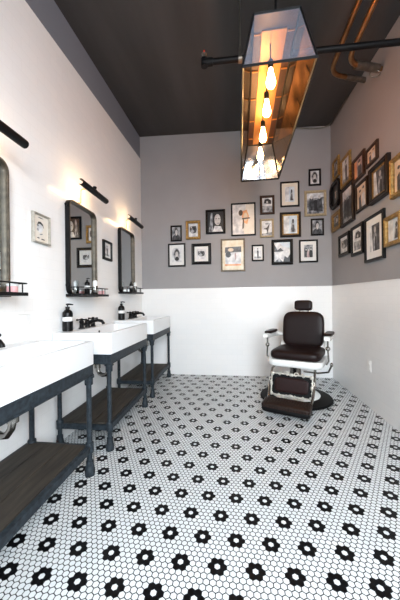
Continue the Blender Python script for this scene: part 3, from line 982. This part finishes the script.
m.build('headrest', ch, smooth=True, sharp=80)
# back hinge bracket
for s in (-1, 1):
    m = MB(M['enamel'])
    m.tube([(s * .25, .16, .44), (s * .252, .24, .50), (s * .245, .285, .60), (s * .235, .31, .68)], [.018, .02, .017, .013], 12)
    m.build('back_bracket', ch, smooth=True)
# arms
for s in (-1, 1):
    m = MB(M['enamel'])
    rings = []
    for y, zc, hw_, hh in ((-.19, .735, .020, .012), (-.20, .733, .030, .022), (-.10, .728, .034, .028), (.02, .724, .032, .028), (.14, .715, .028, .026), (.24, .70, .022, .022), (.285, .69, .016, .016)):
        rings.append([(s * .318 + x, y, zc - .024 + z) for x, z in rrect(hw_ * 2, hh * 2, min(hw_, hh) * .6, 4)])
    m.rings(rings, cap0=True, cap1=True)
    m.tube([(s * .33, .27, .69), (s * .29, .29, .68), (s * .25, .30, .67)], .018, 12)
    ar = m.build('armrest', ch, smooth=True)
    m = MB(M['leather'])
    m.super((s * .318, .02, .738), (.042, .170, .018), .5, .45, 28, 12)
    m.build('arm_pad', ar, smooth=True, sharp=80)
    m = MB(M['chrome'])
    m.tube([(s * .318, -.13, .715), (s * .318, -.13, .60), (s * .325, -.13, .47), (s * .30, -.13, .43)], [.011, .008, .009, .011], 12)
    m.lathe([(.011, .575), (.020, .585), (.024, .598), (.020, .611), (.011, .62)], (s * .318, -.13, 0), 16)
    m.build("arm_post", ch, smooth=True)
# lever
m = MB(M['chrome'])
m.tube([(.05, 0, .30), (.20, .0, .30), (.31, -.03, .33), (.34, -.04, .40)], .010, 10)
m.super((.342, -.04, .415), (.016, .016, .024), 1, 1, 14, 10)
m.build('lever', ch, smooth=True)
# leg rest: cast scroll frame round a leather panel
lt = Matrix.Rotation(radians(-14), 3, 'X')
lc = Vector((0, -.375, .236))
lt_ = lambda x, y, z: lc + lt @ Vector((x, y, z))
m = MB(M['legrest_metal'])
W2, H2 = .208, .112
for pr in (((.0, .0), (.0, .020)),):
    rings = []
    for d, y in ((0, .012), (0, -.006), (.003, -.010), (.009, -.010), (.012, -.006), (.012, .012)):
        rings.append([lt_(x, y, z) for x, z in rrect(2 * W2 - 2 * d, 2 * H2 - 2 * d, .018, 4)])
    rings.append(rings[0])
    m.rings(rings)
# scroll ornament: little curls along every side and bosses at the corners
def curl(cx, cz, r, a0, turns, flip=1):
    pts = []
    for k in range(13):
        f = k / 12
        a = a0 + flip * turns * 2 * pi * f
        rr = r * (1 - .72 * f)
        pts.append(lt_(cx + rr * cos(a), -.014, cz + rr * sin(a)))
    m.tube(pts, [.0065 - .003 * k / 12 for k in range(13)], 8)
for s in (-1, 1):
    for q in (-1, 1):
        m.super(lt_(s * (W2 - .012), -.012, q * (H2 - .012)), (.019, .012, .019), .8, .8, 14, 8)
        curl(s * .045, q * (H2 - .004), .028, 0 if s > 0 else pi, .9, s * q)
        curl(s * .115, q * (H2 - .008), .024, pi if s > 0 else 0, .9, -s * q)
        curl(s * (W2 - .002), q * .045, .024, -q * pi / 2, .9, s * q)
    m.super(lt_(0, -.012, s * (H2 - .008)), (.024, .012, .016), .8, .8, 14, 8)
    m.super(lt_(s * (W2 - .008), -.012, 0), (.014, .012, .022), .8, .8, 14, 8)
lr = m.build('legrest_frame', ch, smooth=True, sharp=50)
m = MB(M['black_metal'])
m.rings([[lt_(x, y, z) for x, z in rrect(2 * W2 - .012, 2 * H2 - .012, .014, 4)] for y in (.004, .012)], cap0=True, cap1=True)
m.build('legrest_plate', lr)
m = MB(M['leather_red'])
m.super(lc, (W2 - .040, .018, H2 - .038), .4, .2, 32, 14, mat=lt)
m.build('legrest_panel', lr, smooth=True, sharp=80)
for s in (-1, 1):
    m = MB(M['chrome'])
    m.tube([(s * .205, -.20, .40), (s * .215, -.30, .375), (s * .218, -.36, .28), (s * .215, -.42, .16), (s * .205, -.50, .10), (s * .20, -.57, .09)], .0125, 12)
    m.build('legrest_arm', ch, smooth=True)
# foot rest: rolled leather pad on a cast tray
m = MB(M['black_metal'])
m.rings([[(x, y, z) for x, y in rrect(w, d, .03, 5, 0, -.585)] for w, d, z in ((.38, .11, .030), (.44, .15, .042), (.45, .17, .068), (.44, .16, .082))], cap0=True, cap1=True)
ft = m.build('footrest', ch, smooth=True, sharp=50)
m = MB(M['leather_foot'])
m.super((0, -.585, .104), (.228, .084, .038), .6, .22, 44, 16, mat=Matrix.Rotation(radians(10), 3, 'X'))
for k in range(17):
    x = -.2 + .4 * k / 16
    m.tube([(x, -.668, .088), (x, -.660, .114), (x, -.62, .133), (x, -.56, .146)], .0042, 6)
m.build('footrest_pad', ft, smooth=True, sharp=80)

# ------------------------------------------------------------------ the hanging lantern
LX, LY, LZ = 0.272, 2.46, 2.50
lan = empty('pendant_lantern', (LX, LY, LZ), -0.0125, 'long glass trough lantern with glowing bulbs hanging from the dark ceiling', 'lantern')
bw, bl, tw, tl, LH = .211, .805, .138, .733, .37
cor = {}
for sx in (-1, 1):
    for sy in (-1, 1):
        cor[(sx, sy, 0)] = Vector((sx * bw, sy * bl, 0))
        cor[(sx, sy, 1)] = Vector((sx * tw, sy * tl, LH))
m = MB(M['lantern_steel'])


def bar(a, b, r):
    m.tube([a, b], r, 4)


for z, r in ((0, .0095), (1, .0085)):
    bar(cor[(-1, -1, z)], cor[(1, -1, z)], r)
    bar(cor[(-1, 1, z)], cor[(1, 1, z)], r)
    bar(cor[(-1, -1, z)], cor[(-1, 1, z)], r)
    bar(cor[(1, -1, z)], cor[(1, 1, z)], r)
for sx in (-1, 1):
    for sy in (-1, 1):
        bar(cor[(sx, sy, 0)], cor[(sx, sy, 1)], .0075)
bar((cor[(-1, 1, 0)] + cor[(1, 1, 0)]) / 2, (cor[(-1, 1, 1)] + cor[(1, 1, 1)]) / 2, .004)
m.build('frame', lan)


def pane(name, mat, pts, off):
    mm = MB(M[mat])
    n = (Vector(pts[1]) - Vector(pts[0])).cross(Vector(pts[2]) - Vector(pts[0])).normalized()
    mm.face(pts)
    o = mm.build(name, lan)
    return o


pane('end_pane', 'glass_end', [cor[(-1, -1, 0)], cor[(1, -1, 0)], cor[(1, -1, 1)], cor[(-1, -1, 1)]], 0)
pane('end_pane', 'glass_far', [cor[(-1, 1, 0)], cor[(1, 1, 0)], cor[(1, 1, 1)], cor[(-1, 1, 1)]], 0)
for sx in (-1, 1):
    pane('side_pane', 'glass_side', [cor[(sx, -1, 0)], cor[(sx, 1, 0)], cor[(sx, 1, 1)], cor[(sx, -1, 1)]], 0)
m = MB(M['lantern_brown'])
m.box(-tw, tw, -tl, tl, LH - .002, LH + .008)
m.build('top_plate', lan)
m = MB(M['lantern_copper'])
m.box(-.080, .080, -tl + .11, tl - .03, LH - .012, LH - .003)
m.build('reflector', lan, bevel=.002)
for k in range(5):
    y = -.60 + k * .30
    for q in (-1, 1):
        m = MB(M['lantern_copper'])
        m.box(min(q * .086, q * .130), max(q * .086, q * .130), y - .004, y + .004, LH - .010, LH - .003)
        m.build('cross_strip', lan)
for y in (-.53, -.235, .12, .46):
    x, dz = -.017, -.035
    m = MB(M['black_metal'])
    m.tube([(x, y, LH - .012), (x, y, .275 + dz)], .004, 8)
    m.lathe([(.010, .285 + dz), (.019, .275 + dz), (.019, .228 + dz), (.015, .222 + dz)], (x, y, 0), 16)
    so = m.build('bulb_socket', lan, smooth=True)
    m = MB(M['bulb'])
    m.lathe([(r_, z_ + dz) for r_, z_ in ((.012, .226), (.014, .21), (.020, .18), (.029, .145), (.031, .128), (.028, .108), (.018, .094), (.004, .089))], (x, y, 0), 20)
    m.build('bulb', so, smooth=True)
for y in (-.68, .68):
    m = MB(M['black_metal'])
    zt = ceil_z(LX, LY + y) - LZ
    m.tube([(0, y, LH + .005), (0, y, zt)], .009, 10)
    m.lathe([(.05, zt - .03), (.05, zt - .001)], (0, y, 0), 20)
    m.build('suspension_rod', lan, smooth=True)

# ------------------------------------------------------------------ pipes under the ceiling
sp = empty('sprinkler_pipe', (0, 2.15, 2.965), 0, 'black sprinkler pipe crossing the room under the ceiling', 'pipe')
m = MB(M['black_metal'])
m.tube([(-.205, 0, .008), (XR - .002, 0, -.022)], .0225, 16)
m.build('pipe', sp, smooth=True)
m = MB(M['black_metal'])
m.tube([(-.16, 0, .007), (-.215, 0, .008), (-.245, 0, .008)], [.030, .030, .026], 16)
m.lathe([(.026, -.03), (.026, .03)], (-.228, 0, .008), 14)
m.build('elbow', sp, smooth=True)
m = MB(M['galv'])
m.lathe([(.012, .034), (.012, .07), (.02, .074), (.02, .078)], (-.228, 0, .0), 12)
sh = m.build('sprinkler_head', sp, smooth=True)
m = MB(M['red'])
m.lathe([(.008, .078), (.010, .09), (.006, .105)], (-.228, 0, 0), 10)
m.build('heat_bulb', sh, smooth=True)
m = MB(M['galv'])
m.tube([(.05, 0, .03), (.05, 0, ceil_z(.05, 2.15) - 2.965 - .002)], .0065, 8)
hr = m.build('hanger_rod', sp, smooth=True)
m = MB(M['galv'])
m.tube([(.05, 0, .03), (.05, 0, .09)], .012, 10)
m.build('hanger_nut', hr, smooth=True)
m = MB(M['galv'])
m.lathe([(.0232, -.014), (.028, -.014), (.028, .014), (.0232, .014)], (.05, 0, .003), 18, axis='x', cap=False)
m.build('clamp', hr, smooth=True)


def pipe_run(name, pts, r, mat, label, cat, group=None):
    c = bpy.data.objects.new(name, None)
    C.objects.link(c)
    c.location = pts[0]
    tag(c, label, cat, group)
    o0 = Vector(pts[0])
    P_ = [Vector(q) - o0 for q in pts]
    # round the corners
    out = [P_[0]]
    for i in range(1, len(P_) - 1):
        a, b, d = P_[i - 1], P_[i], P_[i + 1]
        ra = min(.14, (a - b).length * .45, (d - b).length * .45)
        p0 = b + (a - b).normalized() * ra
        p2 = b + (d - b).normalized() * ra
        for k in range(7):
            t_ = k / 6
            out.append(p0 * (1 - t_) ** 2 + b * 2 * t_ * (1 - t_) + p2 * t_ ** 2)
    out.append(P_[-1])
    m = MB(M[mat])
    m.tube(out, r, 14)
    m.build('pipe', c, smooth=True)
    return c, P_, m


GP = 'copper pipes under the ceiling'
c1, q, _ = pipe_run('conduit', [(.93, 2.0, 3.335), (.93, 2.86, 3.320), (XR - .002, 3.06, 3.370)], .021, 'copper', 'thinner outer copper pipe at top right, bending into the right wall', 'pipe', GP)
m = MB(M['galv'])
m.tube([q[2] + (q[1] - q[2]) * .55, q[2]], .026, 14)
m.build('wall_fitting', c1, smooth=True)
c2, q, _ = pipe_run('conduit', [(.99, 2.0, 3.205), (.99, 2.60, 3.195), (XR - .002, 2.73, 3.215)], .021, 'copper', 'lower inner copper pipe at top right with a thick steel elbow', 'pipe', GP)
m = MB(M['galv'])
a = q[1] + (q[2] - q[1]) * .25
m.tube([a, q[1] + (q[2] - q[1]) * .9], [.034, .034], 14)
m.build('wall_fitting', c2, smooth=True)
m = MB(M['galv'])
pts = []
for k in range(17):
    aa = 2 * pi * k / 16
    pts.append(q[1] + (q[2] - q[1]) * .8 + Vector((.045 * cos(aa), 0, -.055 + .03 * sin(aa))))
m.tube(pts, .005, 8)
m.build('loop', c2, smooth=True)
zc = lambda x: ceil_z(x, YB) - .012
pipe_run('conduit', [(.70, YB - .02, zc(.70) + .0), (1.20, YB - .02, zc(1.2) - .03), (XR - .02, YB - .06, zc(XR) - .015), (XR - .02, 3.45, ceil_z(XR, 3.45) - .02)], .009, 'galv', 'thin steel conduit along the top edge of the back wall', 'pipe')

# ------------------------------------------------------------------ light
w = bpy.data.worlds.new('sky')
bpy.context.scene.world = w
w.use_nodes = True
nt = w.node_tree
bg = nt.nodes['Background']
tc = N(nt, 'ShaderNodeTexCoord')
sp_ = N(nt, 'ShaderNodeSeparateXYZ')
rp = N(nt, 'ShaderNodeValToRGB')
nt.links.new(tc.outputs['Generated'], sp_.inputs[0])
mr = N(nt, 'ShaderNodeMapRange')
mr.inputs['From Min'].default_value = -1
nt.links.new(sp_.outputs['Z'], mr.inputs['Value'])
nt.links.new(mr.outputs[0], rp.inputs['Fac'])
e = rp.color_ramp.elements
e[0].position, e[0].color = 0.47, (0.36, 0.38, 0.40, 1)       # street
e[1].position, e[1].color = 0.56, (0.86, 0.94, 1.0, 1)         # overcast sky
nt.links.new(rp.outputs['Color'], bg.inputs['Color'])
bg.inputs['Strength'].default_value = 14.0
ld = bpy.data.lights.new('daylight_portal', 'AREA')
ld.shape = 'RECTANGLE'
ld.size = 1.34
ld.size_y = 2.2
lo = bpy.data.objects.new('daylight_portal', ld)
C.objects.link(lo)
lo.location = (.67, YF - .13, 1.975)
lo.rotation_euler = (radians(90), 0, 0)     # shines along +Y after the flip below
lo.rotation_euler = (radians(-90), 0, pi)
ld.cycles.is_portal = True
l2 = bpy.data.lights.new('added_window_portal', 'AREA')  # sampling portal for the added side window
l2.shape = 'RECTANGLE'
l2.size, l2.size_y = .76, 1.7
o2 = bpy.data.objects.new('added_window_portal', l2)
C.objects.link(o2)
o2.location = (XR + .11, -.625, 2.05)
o2.rotation_euler = (radians(90), 0, pi / 2)
l2.cycles.is_portal = True

# ------------------------------------------------------------------ camera
YAW, PITCH, ROLL, FPX = -0.132, 0.0, -0.0125, 276.6
fwd = Vector((sin(YAW), cos(YAW), 0))
rgt = Vector((cos(YAW), -sin(YAW), 0))
up = Vector((0, 0, 1))
r3 = rgt * cos(ROLL) + up * sin(ROLL)
u3 = -rgt * sin(ROLL) + up * cos(ROLL)
cd = bpy.data.cameras.new('camera')
co = bpy.data.objects.new('camera', cd)
C.objects.link(co)
mw = Matrix((r3, u3, -fwd)).transposed().to_4x4()
mw.translation = (0, 0, CAM_H)
co.matrix_world = mw
cd.sensor_fit = 'HORIZONTAL'
cd.sensor_width = 24
cd.lens = 24 * FPX / 400
cd.clip_start = 0.02
bpy.context.scene.camera = co
vs = bpy.context.scene.view_settings
vs.view_transform = 'Standard'
vs.look = 'None'
vs.gamma = 1
vs.exposure = 1.15
vs.use_curve_mapping = False
